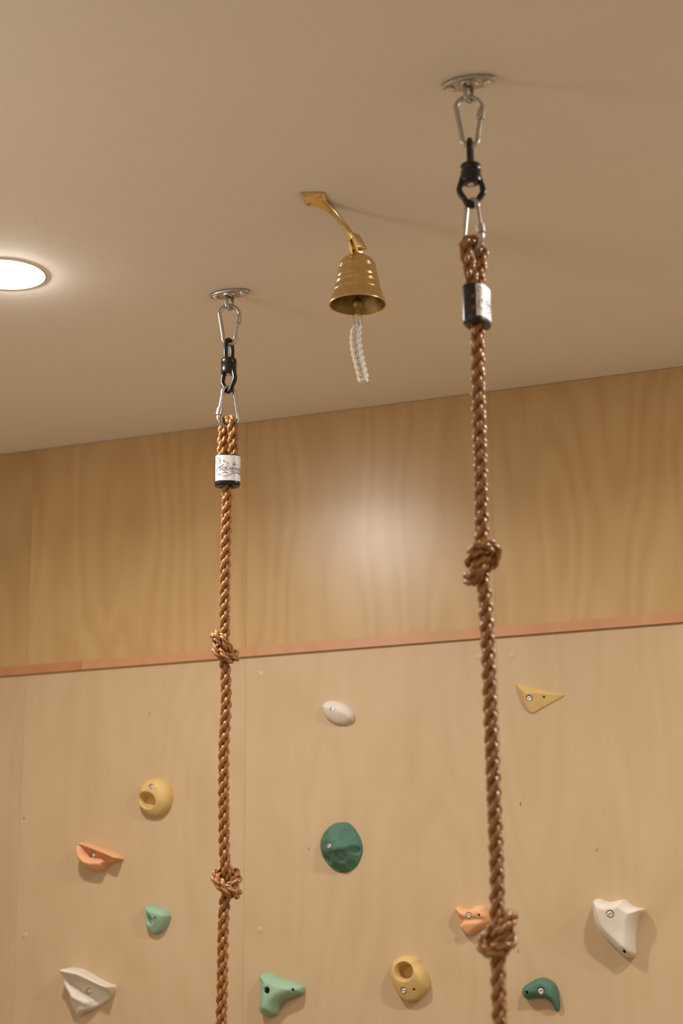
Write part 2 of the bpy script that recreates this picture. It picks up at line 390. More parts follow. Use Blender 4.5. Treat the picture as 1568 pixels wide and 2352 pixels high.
def sweep_rope(path, name_ranges, mat, parent, R, origin):
    P = np.array([tuple(p) for p in path]); n = len(P)
    T = np.gradient(P, axis=0); T /= np.linalg.norm(T, axis=1)[:, None]
    N = np.zeros_like(P); nn = np.array([1., 0, 0]); nn -= T[0]*nn.dot(T[0])
    for i in range(n):
        nn = nn-T[i]*nn.dot(T[i]); nn /= np.linalg.norm(nn); N[i] = nn
    B = np.cross(T, N)
    s = np.r_[0, np.cumsum(np.linalg.norm(np.diff(P, axis=0), axis=1))]
    rs = R*.464; a = R*.536; ry = rs*.68; bb = rs*.40
    pitch = R*6.0; p2 = R*2.5; NY = 2
    tubes = []
    K = 10
    for k in range(3):
        ph = 2*pi*s/pitch + 2*pi*k/3
        c = P + a*(np.cos(ph)[:, None]*N + np.sin(ph)[:, None]*B)
        for j in range(NY):
            ps = -2*pi*s/p2 + 2*pi*j/NY + k*.7
            y = c + bb*(np.cos(ps)[:, None]*N + np.sin(ps)[:, None]*B)
            t = np.gradient(y, axis=0); t /= np.linalg.norm(t, axis=1)[:, None]
            n1 = N - t*(N*t).sum(1)[:, None]; n1 /= np.linalg.norm(n1, axis=1)[:, None]
            b1 = np.cross(t, n1)
            th = 2*pi*np.arange(K)/K
            rings = y[:, None, :] + ry*(np.cos(th)[None, :, None]*n1[:, None, :] + np.sin(th)[None, :, None]*b1[:, None, :])
            tubes.append(rings)
    objs = []
    for (nm, i0, i1) in name_ranges:
        V = []; F = []; UV = []
        m_ = i1-i0+1
        for tn, rings in enumerate(tubes):
            base = len(V)*0 + tn*m_*K
            V.append(rings[i0:i1+1].reshape(-1, 3))
            ii = np.arange(m_-1)[:, None]*K; kk = np.arange(K)[None, :]; k2 = (kk+1) % K
            q = np.stack([ii+kk, ii+k2, ii+K+k2, ii+K+kk], -1).reshape(-1, 4)+base
            F.append(q)
            u0 = (s[i0:i1][:, None]*100+tn*3.3)*np.ones((1, K)); u1 = (s[i0+1:i1+1][:, None]*100+tn*3.3)*np.ones((1, K))
            v0 = (kk/K)*np.ones((m_-1, 1)); v1 = ((kk+1)/K)*np.ones((m_-1, 1))
            UV.append(np.stack([np.stack([u0*.02, v0], -1), np.stack([u0*.02, v1], -1), np.stack([u1*.02, v1], -1), np.stack([u1*.02, v0], -1)], 2).reshape(-1, 2))
        V = np.vstack(V)-np.array(origin); F = np.vstack(F); UV = np.vstack(UV)
        me = bpy.data.meshes.new(nm); me.from_pydata(V.tolist(), [], F.tolist())
        uvl = me.uv_layers.new(name='UVMap'); uvl.data.foreach_set('uv', UV.ravel())
        me.polygons.foreach_set('use_smooth', [True]*len(F)); me.materials.append(mat); me.update()
        o = bpy.data.objects.new(nm, me); COL.objects.link(o); o.parent = parent; objs.append(o)
    return objs

# sleeve outline (superellipse) with arc length table, metres
SA, SB, SE = .0272, .0195, 2.9
_t = np.linspace(-pi, pi, 1441)
_sx = SA*np.sign(np.sin(_t))*np.abs(np.sin(_t))**(2/SE); _sy = -SB*np.sign(np.cos(_t))*np.abs(np.cos(_t))**(2/SE)
_sl = np.r_[0, np.cumsum(np.hypot(np.diff(_sx), np.diff(_sy)))]; _sl -= np.interp(0, _t, _sl)
def sl_point(u, off=0.0):
    x = np.interp(u, _sl, _sx); y = np.interp(u, _sl, _sy)
    x2 = np.interp(u+.0006, _sl, _sx); y2 = np.interp(u+.0006, _sl, _sy); x1 = np.interp(u-.0006, _sl, _sx); y1 = np.interp(u-.0006, _sl, _sy)
    tx, ty = x2-x1, y2-y1; L = np.hypot(tx, ty)+1e-12
    return x+off*ty/L, y-off*tx/L
_fr = (_t > -pi/2) & (_t < pi/2)
def arc_of_x(x): return float(np.interp(x, _sx[_fr], _sl[_fr]))
SLEEVE_H = .068
def zconv(x, y):          # label artwork traced on the sleeve: picture x,y -> arc position, height
    X = (x-730)/18.2e3; bow = 68*((x-730)/500)**2
    return arc_of_x(max(-.0268, min(.0268, X))), .0655-(y-bow-500)/17.4e3
STROKES = [
 (3.0, [(285,700),(310,665),(350,648),(390,665),(420,710),(432,770),(425,830),(412,885)]),
 (2.2, [(265,810),(275,775),(300,755),(330,770),(352,820),(358,880),(355,950)]),
 (2.6, [(555,850),(545,890),(500,935),(430,975),(380,1010),(355,1045)]),
 (2.8, [(360,1040),(325,1090),(305,1160),(300,1230),(315,1275),(355,1290),(410,1275),(450,1250),(490,1200)]),
 (1.3, [(320,960),(315,1040),(305,1120)]),
 (2.0, [(545,770),(550,735),(565,715),(580,735),(572,770)]),
 (1.8, [(588,722),(604,745),(600,768)]),
 (2.0, [(610,775),(660,770),(710,785),(740,820),(745,840),(720,865),(695,862)]),
 (2.2, [(590,985),(630,980),(680,940),(720,915),(750,920),(775,935)]),
 (2.6, [(520,1215),(560,1185),(620,1170),(690,1180),(735,1195)]),
 (2.4, [(580,1365),(680,1310),(780,1265),(880,1235),(980,1225),(1060,1225)]),
 (2.4, [(1090,1225),(1150,1240),(1210,1270),(1245,1298)]),
 (1.2, [(320,1345),(450,1320),(600,1300),(720,1275)]),
 (1.3, [(895,795),(960,792),(1045,795)]), (1.3, [(895,830),(960,827),(1025,829)]),
 (1.6, [(905,862),(980,859),(1050,862)]), (1.6, [(910,888),(980,886),(1050,889)]), (1.6, [(910,912),(980,910),(1050,913)]),
 (2.0, [(1090,880),(1110,905),(1130,882)]),
]
def wrap_text(txt, u0, v0, width, cap):
    cu = bpy.data.curves.new('txt', 'FONT'); cu.body = txt; cu.resolution_u = 3
    ob = bpy.data.objects.new('txt', cu); COL.objects.link(ob)
    dg = bpy.context.evaluated_depsgraph_get(); me = bpy.data.meshes.new_from_object(ob.evaluated_get(dg))
    bpy.data.objects.remove(ob)
    bm = bmesh.new(); bm.from_mesh(me)
    xs = [v.co.x for v in bm.verts]; ys = [v.co.y for v in bm.verts]
    x0, x1 = min(xs), max(xs); y0 = 0.0; y1 = .729 if max(ys) < .8 else max(ys)
    for v in bm.verts:
        u = u0+(v.co.x-x0)/(x1-x0)*width; h = v0+v.co.y/y1*cap
        x, y = sl_point(u, .00075); v.co = (x, y, h)
    V = [v.co.copy() for v in bm.verts]; bm.verts.index_update(); F = [[v.index for v in f.verts] for f in bm.faces]
    bm.free(); bpy.data.meshes.remove(me)
    return V, F

def sleeve(parent, loc, rz):
    # loc is the sleeve bottom centre relative to the parent
    def ring(k, z): return [Vector((x*k, y*k, z)) for x, y in zip(_sx[:-1:15], _sy[:-1:15])]
    b = MB(); H = SLEEVE_H
    b.loft([ring(.50, .0030), ring(.60, .0010), ring(.80, .0), ring(.93, .0010), ring(.985, .0032), ring(1, .0065), ring(1, H-.0025), ring(.985, H-.0008), ring(.95, H), ring(.80, H), ring(.76, H-.004)])
    o = b.build('clamp_sleeve', M['plastic'], parent, True); o.location = loc; o.rotation_euler = (0, 0, rz)
    # bolts and slot on the bare side
    for z in (.014, .034, .054):
        x, y = sl_point(-.041, 0); x2, y2 = sl_point(-.041, 1)
        d = Vector((x2-x, y2-y, 0)).normalized(); Q = d.to_track_quat('Z', 'Y').to_matrix().to_4x4(); Q.translation = (x, y, z)
        b = MB(); b.lathe([(.0042, -.0005), (.0042, .0002), (.0036, .0005), (.0020, .0005), (.0018, -.0004), (.0002, -.0004)], 20, Q)
        b.build('clamp_screw', M['black'], o, True, .6)
    for z in (.024, .044):
        x, y = sl_point(-.0335, 0); x2, y2 = sl_point(-.0335, 1)
        d = Vector((x2-x, y2-y, 0)).normalized(); Q = d.to_track_quat('Z', 'Y').to_matrix().to_4x4(); Q.translation = (x, y, z)
        b = MB(); b.lathe([(.0030, .0001), (.0046, .0004), (.0052, .0001), (.0052, -.001)], 20, Q); b.lathe([(.0002, .0001), (.0031, .0001)], 16, Q, 1); b.build('port_rim', [M['plastic'], M['cord_glimpse']], o)
    us = np.linspace(-.0290, .0600, 60); vs_ = np.linspace(.0095, .0655, 3); v = []; f = []
    for j, h in enumerate(vs_):
        for u in us:
            x, y = sl_point(u, .0004); v.append((x, y, h))
    n = len(us)
    for j in range(2):
        for i in range(n-1): f.append((j*n+i, j*n+i+1, (j+1)*n+i+1, (j+1)*n+i))
    b = MB(); b.add(v, f); lb = b.build('label_sticker', M['label'], o); tag(lb, 'white printed sticker')
    b = MB()
    for wd, pts in STROKES:
        C = catmull([(*zconv(x, y), 0) for x, y in pts], 5); nC = len(C); v = []; f = []
        for i, c in enumerate(C):
            t = (C[min(i+1, nC-1)]-C[max(i-1, 0)]).normalized(); q = Vector((-t.y, t.x, 0))
            wv = wd*1e-3*.24*(.45+.55*sin(pi*min(1, max(0, (i+.8)/(nC+.6)))))
            for sg in (-1, 1):
                e = c+q*wv*sg; x, y = sl_point(e.x, .0007); v.append((x, y, e.y))
        for i in range(nC-1): f.append((2*i, 2*i+1, 2*i+3, 2*i+2))
        b.add(v, f)
    b.build('printed_logo', M['ink'], o)
    b = MB(); V, F = wrap_text('SQUIRREL', arc_of_x(-.0190), .0318, .0545, .0072); b.add(V, F)
    V, F = wrap_text('PRODUCTS', arc_of_x(.0060), .0262, .0330, .0042); b.add(V, F); b.build('lettering', M['ink'], o, False)
    return o

def resample(pts, step):
    P = np.array([tuple(p) for p in pts]); s = np.r_[0, np.cumsum(np.linalg.norm(np.diff(P, axis=0), axis=1))]
    n = int(s[-1]/step); u = np.linspace(0, s[-1], n+1)
    return np.stack([np.interp(u, s, P[:, k]) for k in range(3)], 1)

def rope(A, label, px_path, knots, phi_top, phi_sl, sl_rz, s_top):
    f = face(A)
    e = empty('climbing_rope', (A.x, A.y, CEIL-.30), 0); tag(e, label, 'climbing rope', 'knotted climbing ropes')
    O = e.location.copy()
    X = Vector((cos(f), sin(f), 0)); Y = Vector((-sin(f), cos(f), 0))
    R = ROPE_R
    zt = CEIL-.2925; zs1 = CEIL-.376; zs0 = zs1-SLEEVE_H
    ctr = lambda z: Vector((A.x, A.y, z)) + (at_y(px_path[0][0], px_path[0][1], A.y)-Vector((A.x, A.y, 0))).to_2d().to_3d()*min(1, max(0, (zt-z)/(zt-zs0)))
    def leg(sg, z):
        k = min(1, max(0, (zt-s_top-z)/(zt-s_top-zs1)))
        ph = phi_top+(phi_sl-phi_top)*k; ss = s_top+(.0112-s_top)*(k**.8)
        if z < zs1: ss = .0112
        return ctr(z)+(X*cos(ph)+Y*sin(ph))*(ss*sg)
    pts = []
    za = zt-s_top
    for z in np.linspace(zs0+.012, za, 22): pts.append(leg(1, z))
    d = X*cos(phi_top)+Y*sin(phi_top)
    for a in np.linspace(0, pi, 20)[1:-1]: pts.append(ctr(za)+d*(s_top*cos(a))+Vector((0, 0, s_top*sin(a))))
    for z in np.linspace(za, zs1-.01, 18): pts.append(leg(-1, z))
    p0 = leg(-1, zs1-.01); p1 = ctr(zs0)
    for k in np.linspace(0, 1, 10)[1:]:
        q = k*k*(3-2*k); pts.append(Vector((p0.x+(p1.x-p0.x)*q, p0.y+(p1.y-p0.y)*q, p0.z+(p1.z-p0.z)*k)))
    nloop_z = zs0+.004
    # long part
    sp = catmull([at_y(x, y, A.y) for x, y in px_path], 12)
    sp = [p for p in sp if p.z < zs0-.004]
    Dk = 2*R
    for (kx, ky, rz, mir, tilt) in knots:
        c = at_y(kx, ky, A.y)
        Mt = Matrix.Rotation(f+radians(rz), 3, 'Z')
        kp = []
        for q in KNOT:
            v = Vector((q[0]*mir, q[1], q[2]))
            wv = max(0, 1-abs(v.z)/1.9)
            v = v*Dk
            v = Mt @ v
            v = v + Vector((0, 0, 1))*((v.dot(X))*tilt*min(1, wv*2))
            kp.append(v)
        zt_, zb = kp[0].z+c.z, kp[-1].z+c.z
        up = [p for p in sp if p.z > zt_+.006]; dn = [p for p in sp if p.z < zb-.006]
        a0 = up[-1]; a1 = dn[0]
        mid = []
        for v in kp:
            k = (zt_-(v.z+c.z))/(zt_-zb); k = min(1, max(0, k))
            ax = a0.lerp(a1, k); side = 1-abs(2*k-1)
            cx = ax.lerp(c, min(1, side*1.6))
            mid.append(Vector((cx.x+v.x, cx.y+v.y, c.z+v.z)))
        sp = up+mid+dn
        # remember the knot span
        rope.spans.append((e, mid[5], mid[-6]))
    full = pts+sp
    P = resample(full, .004)
    for _ in range(3):
        P[1:-1] = .25*P[:-2]+.5*P[1:-1]+.25*P[2:]
    P = resample(catmull(P, 3), .0018)
    # ranges
    def idx(v): return int(np.argmin(np.linalg.norm(P-np.array(tuple(v)), axis=1)))
    iloop = idx(ctr(zs0+.002))
    cuts = [('eye_loop', 0, iloop)]; cur = iloop
    for (ee, va, vb) in [q for q in rope.spans if q[0] == e]:
        ia, ib = idx(va), idx(vb)
        cuts.append(('rope_length', cur, ia)); cuts.append(('knot', ia, ib)); cur = ib
    cuts.append(('rope_length', cur, len(P)-1))
    sweep_rope(P, cuts, M['rope'], e, R, O)
    c = ctr(zs0); sleeve(e, (c.x-O.x, c.y-O.y, zs0-O.z), f+sl_rz)
    return e
rope.spans = []
rope(ANCH_L, 'left knotted golden brown climbing rope with a white label turned to the viewer',
     [(522,1112),(520,1180),(518,1250),(516.5,1350),(516,1420),(518,1540),(519,1620),(514,1720),(514,1850),(515,1960),(514,2085),(512,2160),(510,2280),(508,2360),(507,2600),(506,2900)],
     [(516,1488,330,-1,-.1), (519,2026,120,1,0)], radians(-52), radians(-6), radians(2), .0150)
rope(ANCH_R, 'right knotted golden brown climbing rope with its label turned aside',
     [(1096,766),(1097,830),(1098,900),(1101,1000),(1104,1100),(1107,1225),(1114,1370),(1121,1500),(1127,1650),(1132,1780),(1137,1900),(1142,2050),(1143,2220),(1147,2352),(1150,2600),(1153,3000)],
     [(1107,1296,330,1,0), (1142,2146,48,1,.1)], radians(42), radians(72), radians(67), .0185)

# ------------------------------------------------------------------ bell
a_ = Vector((.49, .872, 0)).normalized(); w_ = Vector((a_.y, -a_.x, 0))
BR = at_z(750, 468, CEIL)
def bp(r, z, s=0.0): return BR + a_*r + w_*s + Vector((0, 0, z))
br = empty('bell_bracket', BR); tag(br, 'brass bell bracket screwed to the ceiling with a curved arm', 'bracket')
L0 = lambda p: Vector(p)-BR
cs = [L0(at_z(x, y, CEIL)) for x, y in ((688, 441), (744, 440), (757, 470), (703, 469))]
out = []
for i in range(4):
    p0, p1, p2 = cs[i-1], cs[i], cs[(i+1) % 4]
    a = p1+(p0-p1).normalized()*.006; c = p1+(p2-p1).normalized()*.006
    for t in np.linspace(0, 1, 6): t = float(t); out.append(a*(1-t)**2+p1*(2*t*(1-t))+c*(t*t))
cen = (cs[0]+cs[1]+cs[2]+cs[3])/4
def pr(k, z): return [cen+(p-cen)*k+Vector((0, 0, z)) for p in out]
b = MB(); b.loft([pr(.99, -.0001), pr(1, -.0006), pr(1, -.0030), pr(.97, -.0040), pr(.4, -.0046)]); b.build('mounting_plate', M['brass'], br, True, .8)
for x, y in ((697.5, 450), (734, 451), (708, 465.5)):
    p = L0(at_z(x, y, CEIL-.004)); Mx = Matrix.Translation((p.x, p.y, 0))
    b = MB(); b.lathe([(.0048, -.0040), (.0052, -.0048), (.0048, -.0052)], 24, Mx); b.lathe([(.0040, -.0042), (.0038, -.0056), (.0020, -.0062), (.0004, -.0062)], 24, Mx)
    b.build('screw', M['brass'], br)
prof = [(-.030, -.002), (-.018, -.004), (-.004, -.0060), (.011, -.0105), (.025, -.0185), (.038, -.0285), (.049, -.0390), (.057, -.0480), (.0635, -.0570)]
wid = [.016, .0145, .0115, .0080, .0062, .0060, .0066, .0085, .0112]
thk = [.0015, .0025, .0045, .0055, .0058, .0058, .0058, .0062, .0070]
pc = catmull([(r, z, 0) for r, z in prof], 5); nn_ = len(pc); rings = []
for i, q in enumerate(pc):
    k = i/(nn_-1)*(len(wid)-1); wv = np.interp(k, range(len(wid)), wid); tv = np.interp(k, range(len(thk)), thk)
    t = (pc[min(i+1, nn_-1)]-pc[max(i-1, 0)]).normalized(); nr, nz = -t.y, t.x
    rg = []
    for j in range(20):
        an = 2*pi*j/20; cw, ct = cos(an), sin(an)
        cw = math.copysign(abs(cw)**.7, cw); ct = math.copysign(abs(ct)**.8, ct)*(1-.25*(1-abs(cw)))
        rg.append(a_*(q.x+nr*tv*ct)+w_*(wv*cw)+Vector((0, 0, q.y+nz*tv*ct)))
    rings.append(rg)
b = MB(); b.loft(rings); b.build('arm', M['brass'], br)
# fork
RB = .0765
for sg in (-1, 1):
    b = MB(); rr = []
    for z, r0, r1, wi, wo in ((-.049, .053, .072, .0012, .0105), (-.058, .060, .081, .0030, .0122), (-.070, .066, .087, .0046, .0126), (-.080, .0685, .0870, .0054, .0118), (-.0865, .072, .084, .0058, .0106)):
        rr.append([a_*r0+w_*(sg*wi)+Vector((0, 0, z)), a_*r0+w_*(sg*wo)+Vector((0, 0, z)), a_*((r0+r1)/2)+w_*(sg*(wo+.0012))+Vector((0, 0, z)), a_*r1+w_*(sg*wo)+Vector((0, 0, z)), a_*r1+w_*(sg*wi)+Vector((0, 0, z))])
    b.loft(rr); b.build('fork_prong', M['brass'], br, True, .6)
b = MB(); pz = -.0795
c0 = a_*RB+Vector((0, 0, pz))
b.tube([c0-w_*.0190, c0+w_*.0215], .0024, 14); b.tube([c0-w_*.0195, c0-w_*.0150], .0042, 6); b.tube([c0+w_*.0118, c0+w_*.0145], .0046, 16)
Q = Matrix.Translation(c0+w_*.0235)
b.lathe([(max(.0003, .0043*sin(t)), -.0043*cos(t)) for t in np.linspace(0, pi, 13)], 18, Q)
b.build('hinge_pin', M['brass'], br, True, .8)

TOPZ = CEIL-.0905
bc = BR+a_*RB
bell = empty('bell', (bc.x, bc.y, TOPZ-.1023)); tag(bell, 'polished brass bell hanging from the bracket between the ropes', 'bell')
oz = [.0035, .0110, .0200, .0290, .0350, .0430, .0494, .0560, .0634, .0730, .0809, .0852, .0898, .0930, .0960]
orr = [.0566, .0535, .0500, .0474, .0459, .0440, .0428, .0413, .0401, .0383, .0369, .0360, .0346, .0334, .0318]
outer = [(.0572, 0), (.0574, .0015)]
for z in np.linspace(.0035, .0960, 210):
    rr_ = float(np.interp(z, oz, orr)); sm = np.mean([np.interp(z+k, oz, orr) for k in (-.004, -.002, 0, .002, .004)]); rr_ = .3*rr_+.7*float(sm) if .008 < z < .092 else rr_
    for zb, am in ((.0292, .5), (.0312, .3), (.0447, .45), (.0482, .45), (.0577, .45), (.0607, .3), (.0797, .5), (.0838, .45), (.0898, .3)):
        rr_ += am*.001*math.exp(-((z-zb)/.00055)**2)
    outer.append((rr_, float(z)))
outer += [(.0280, .1002), (.0225, .1035), (.0150, .1056), (.0060, .1064), (.0005, .1066)]
outer = [(q[0], q[1]*.96) for q in outer]; b = MB(); b.lathe(outer, 96); b.lathe([(.0572, 0), (.0556, -.0004), (.0540, .0004)], 96)
bo = b.build('bell_shell', M['brass'], bell)
inner = [(.0540, .0004), (.0500, .0120), (.0455, .0250), (.0410, .0430), (.0370, .0620), (.0335, .0780), (.0300, .0890), (.0200, .0960), (.0005, .0970)]
b = MB(); b.lathe(inner, 80); tag(b.build('bell_interior', M['brass_old'], bell), 'dull unpolished inner face')
b = MB(); lug = []
for z, hw, ht in ((.100, .010, .0042), (.105, .0075, .0040), (.113, .0060, .0038), (.1175, .0045, .0036), (.1195, .0020, .0030)):
    lug.append([a_*(hw*cos(t))+w_*(ht*sin(t))+Vector((0, 0, z)) for t in np.linspace(0, 2*pi, 16, endpoint=False)])
b.loft(lug); b.build('crown_lug', M['brass'], bell)
CB = Vector((.0, .0, .0035))
b = MB(); b.lathe([(max(.0004, .0104*sin(t)), CB.z+.0112*cos(t)) for t in np.linspace(0.0, pi*.94, 18)], 28)
b.lathe([(.0016, .0145), (.0016, .0960)], 10); b.lathe([(.0040, CB.z-.0104), (.0034, CB.z-.0150), (.0030, CB.z-.0185)], 16, cap1=True)
cl = b.build('clapper', M['brass_old'], bell)
fb = face(bc); RX = Matrix.Rotation(fb+radians(38), 4, 'Z')
b = MB(); b.tube([RX @ Vector((0, .0036*cos(t), CB.z-.0215+.0036*sin(t))) for t in np.linspace(0, 2*pi, 20, endpoint=False)], .0013, 10, closed=True); b.build('clapper_eye', M['brass_old'], cl)
RC = CB.z-.0215-.0036-.0095
b = MB(); b.tube([RX @ Vector((.0112*cos(t), 0, RC+.0125*sin(t)+.0016)) for t in np.linspace(0, 2*pi, 40, endpoint=False)], .0010, 10, closed=True); b.build('pull_ring', M['brass_old'], cl)
# lanyard
ly = empty('bell_pull', (bc.x, bc.y, TOPZ-.1023+RC-.012)); tag(ly, 'braided white cotton bell pull hanging from the ring of the bell', 'bell pull')
FX = Vector((cos(fb), sin(fb), 0)); FY = Vector((-sin(fb), cos(fb), 0))
def lyc(t):   # centre of the braid, t 0 top .. 1 bottom
    return FX*(-.0015-.0085*sin(pi*min(1, t*1.15))*(1-t)+.0065*t*t*t+.0005+.0055*t) + Vector((0, 0, .002-.118*t))
b = MB(); NC, NL = 6, 9
for c in range(NC):
    for k in range(NL):
        t = (k+.5+(c % 2)*.5+.0*c)/(NL+.6)
        cen = lyc(t); tang = (lyc(min(1, t+.03))-lyc(max(0, t-.03))).normalized()*-1
        rad = .0073*(.82 if t < .08 else 1)*(.92+.1*sin(pi*t))
        an = 2*pi*c/NC+.25
        rd = FX*cos(an)-FY*sin(an); tn = -FX*sin(an)-FY*cos(an)
        q = cen+rd*rad
        ax = (tang*.93-tn*.36).normalized(); sd = rd.cross(ax).normalized()
        v = []; f = []
        NU, NV = 10, 7
        for i in range(NV+1):
            ph = pi*i/NV
            for j in range(NU):
                th = 2*pi*j/NU
                bend = rd*(-.0026*(cos(ph)**2))
                v.append(q+bend+ax*(.0084*cos(ph))+(sd*cos(th)*.0045+rd*sin(th)*.0050)*(sin(ph)**.7 if sin(ph) > 0 else 0))
        for i in range(NV):
            for j in range(NU): f.append((i*NU+j, i*NU+(j+1) % NU, (i+1)*NU+(j+1) % NU, (i+1)*NU+j))
        b.add(v, f)
b.tube([lyc(t) for t in np.linspace(.03, .97, 14)], .0042, 12)
b.build('braid', M['cotton'], ly)
b = MB(); pts = [FX*(.004*cos(t))+FY*(.001)+Vector((0, 0, .0045+.0062*sin(t))) for t in np.linspace(-.6, pi+.6, 14)]
b.tube(pts, .0030, 12); b.build('top_loop', M['cotton'], ly)
b = MB(); E0 = lyc(1.0)
b.tube([lyc(.93)+FX*.003, E0+FX*.0035], [.0052, .0046], 14); b.tube([lyc(.93)-FX*.004, E0-FX*.0035+Vector((0, 0, -.002))], [.0052, .0046], 14)
b.build('cord_end', M['cotton'], ly)

# ------------------------------------------------------------------ climbing holds
def smooth(a, b, x):
    t = np.clip((x-a)/(b-a), 0, 1); return t*t*(3-2*t)
def gau(x, y, cx, cy, s): return np.exp(-((x-cx)**2+(y-cy)**2)/(2*s*s))
def smin(a, b, k=2.5): return -k*np.log(np.exp(-a/k)+np.exp(-b/k))
def bowl(x, y, cx, cy, r): return 1-smooth(.45, 1.1, np.hypot(x-cx, y-cy)/r)
def segd(x, y, pts):
    best = np.full(x.shape, 1e9)
    for (x0, y0), (x1, y1) in zip(pts[:-1], pts[1:]):
        dx, dy = x1-x0, y1-y0; t = np.clip(((x-x0)*dx+(y-y0)*dy)/(dx*dx+dy*dy), 0, 1)
        best = np.minimum(best, np.hypot(x-x0-t*dx, y-y0-t*dy))
    return best
def ridge(x, y, pts, s): return np.exp(-segd(x, y, pts)**2/(2*s*s))

def hold(label, mat, crop, scale, outline, H, wmm, p, fn, bolt, hole, group, cap=None, no_bolt=False, boltdepth=5.0, mid=.4):
    """outline is traced from the photo; it is laid on the wall at true size and given real depth"""
    ox, oy = crop
    Yp = WALLY-H*1e-3*mid
    def W(x, y):
        q = at_y(ox+x/scale, oy+y/scale, Yp); return q.x*1000, q.z*1000
    ctr_px = (np.mean([q[0] for q in outline]), np.mean([q[1] for q in outline]))
    C = np.array(W(*ctr_px))
    # local affine from mm to trace coordinates
    ex = np.array(W(ctr_px[0]+100, ctr_px[1]))-C; ey = np.array(W(ctr_px[0], ctr_px[1]+100))-C
    A = np.stack([ex, ey], 1)/100; Ai = np.linalg.inv(A)
    ol = catmull([(x, y, 0) for x, y in outline], 5, closed=True)
    poly = np.array([A @ (np.array((q.x, q.y))-ctr_px) for q in ol])
    def inside(P):
        x, y = P[:, 0], P[:, 1]; r = np.zeros(len(P), bool); n = len(poly)
        for i in range(n):
            x0, y0 = poly[i]; x1, y1 = poly[(i+1) % n]
            c = ((y0 > y) != (y1 > y)); 
            if y1 != y0: r ^= c & (x < (x1-x0)*(y-y0)/(y1-y0)+x0)
        return r
    def dist(P):
        best = np.full(len(P), 1e9); n = len(poly)
        for i in range(n):
            a, b_ = poly[i], poly[(i+1) % n]; d = b_-a; L = d.dot(d)+1e-12
            t = np.clip(((P-a) @ d)/L, 0, 1); best = np.minimum(best, np.hypot(*(P-a-t[:, None]*d).T))
        return best
    g = 1.55
    x0, y0 = poly.min(0); x1, y1 = poly.max(0)
    gx, gy = np.meshgrid(np.arange(x0, x1, g), np.arange(y0, y1, g*.87)); gx[1::2] += g/2
    G = np.stack([gx.ravel(), gy.ravel()], 1)
    G = G[inside(G)]; G = G[dist(G) > .55]
    circ = []
    for (cx, cy, r) in [bolt, hole]:
        if r: circ.append((A @ (np.array((cx, cy))-ctr_px), r))
    rings = []
    for c, r in circ:
        G = G[np.abs(np.hypot(*(G-c).T)-r) > .5]
        for k in (r-.14, r+.14):
            n = 30 if r > 3 else 18
            a = 2*pi*np.arange(n)/n; q = np.stack([c[0]+k*np.cos(a), c[1]+k*np.sin(a)], 1); rings.append(q[inside(q)])
    # fine rows just inside the rim
    n = len(poly); cen = poly.mean(0)
    P = np.vstack([poly, G]+rings)
    e = [(i, (i+1) % n) for i in range(n)]
    vv, ee, ff, ov, oe, of = delaunay_2d_cdt([Vector(q) for q in P.tolist()], e, [], 1, 1e-4)
    V = np.array([tuple(q) for q in vv])
    def height(Q):
        T = Q @ Ai.T+ctr_px; x, y = T[:, 0], T[:, 1]
        d = dist(Q); t = np.clip(d/wmm, 0, 1)
        h = H*(1-(1-t)**p)**(1/p)
        h = fn(h, x, y, d, t) if fn else h
        return np.maximum(h, np.minimum(d*1.6, 2.2))
    h = height(V)
    on_rim = dist(V) < 1e-3
    bd = None
    for i, (c, r) in enumerate(circ):
        hc = float(height(np.array([c]))[0]); m_ = np.hypot(*(V-c).T) < r
        if i == 0:
            fl = max(hc-(boltdepth if not no_bolt else 14), 1.0); bd = (c, fl, r)
        else: fl = max(hc-9, .6)
        h[m_] = np.minimum(h[m_], fl)
    h[on_rim] = 0
    e0 = empty('climbing_hold', (C[0]/1000, WALLY, C[1]/1000)); tag(e0, label, 'climbing hold', group)
    verts = [(q[0]/1000, -hh/1000, q[1]/1000) for q, hh in zip(V, h)]
    mb = MB(); mi = []
    dk = [np.hypot(*(V-c).T) < r-.05 for c, r in circ]
    nb_dark = len(circ)
    for f in ff:
        k = 0
        for i in range(nb_dark):
            if all(dk[i][j] for j in f): k = 1 if (i == 1 or no_bolt) else 0
        mi.append(k)
    mb.add(verts, [tuple(f) for f in ff]); mb.mi = mi
    mb.build('body', [mat, M['hole']], e0)
    if not no_bolt and bd:
        c, fl, r = bd; rb = (r-1.5)/1000
        Mx = Matrix.Translation((c[0]/1000, -fl/1000, c[1]/1000)) @ Matrix.Rotation(radians(90), 4, 'X')
        # +z of the lathe points to -y (out of the wall)
        mb = MB(); mb.lathe([(rb, 0), (rb, .0022), (rb*.9, .0032), (rb*.56, .0036)], 32, Mx); 
        mb.lathe([(rb*.56, .0036), (rb*.46, .0034), (rb*.46, .0008), (rb*.05, .0004)], 6, Mx)
        mb.build('bolt', M['zinc'], e0, True, .6)
    return e0

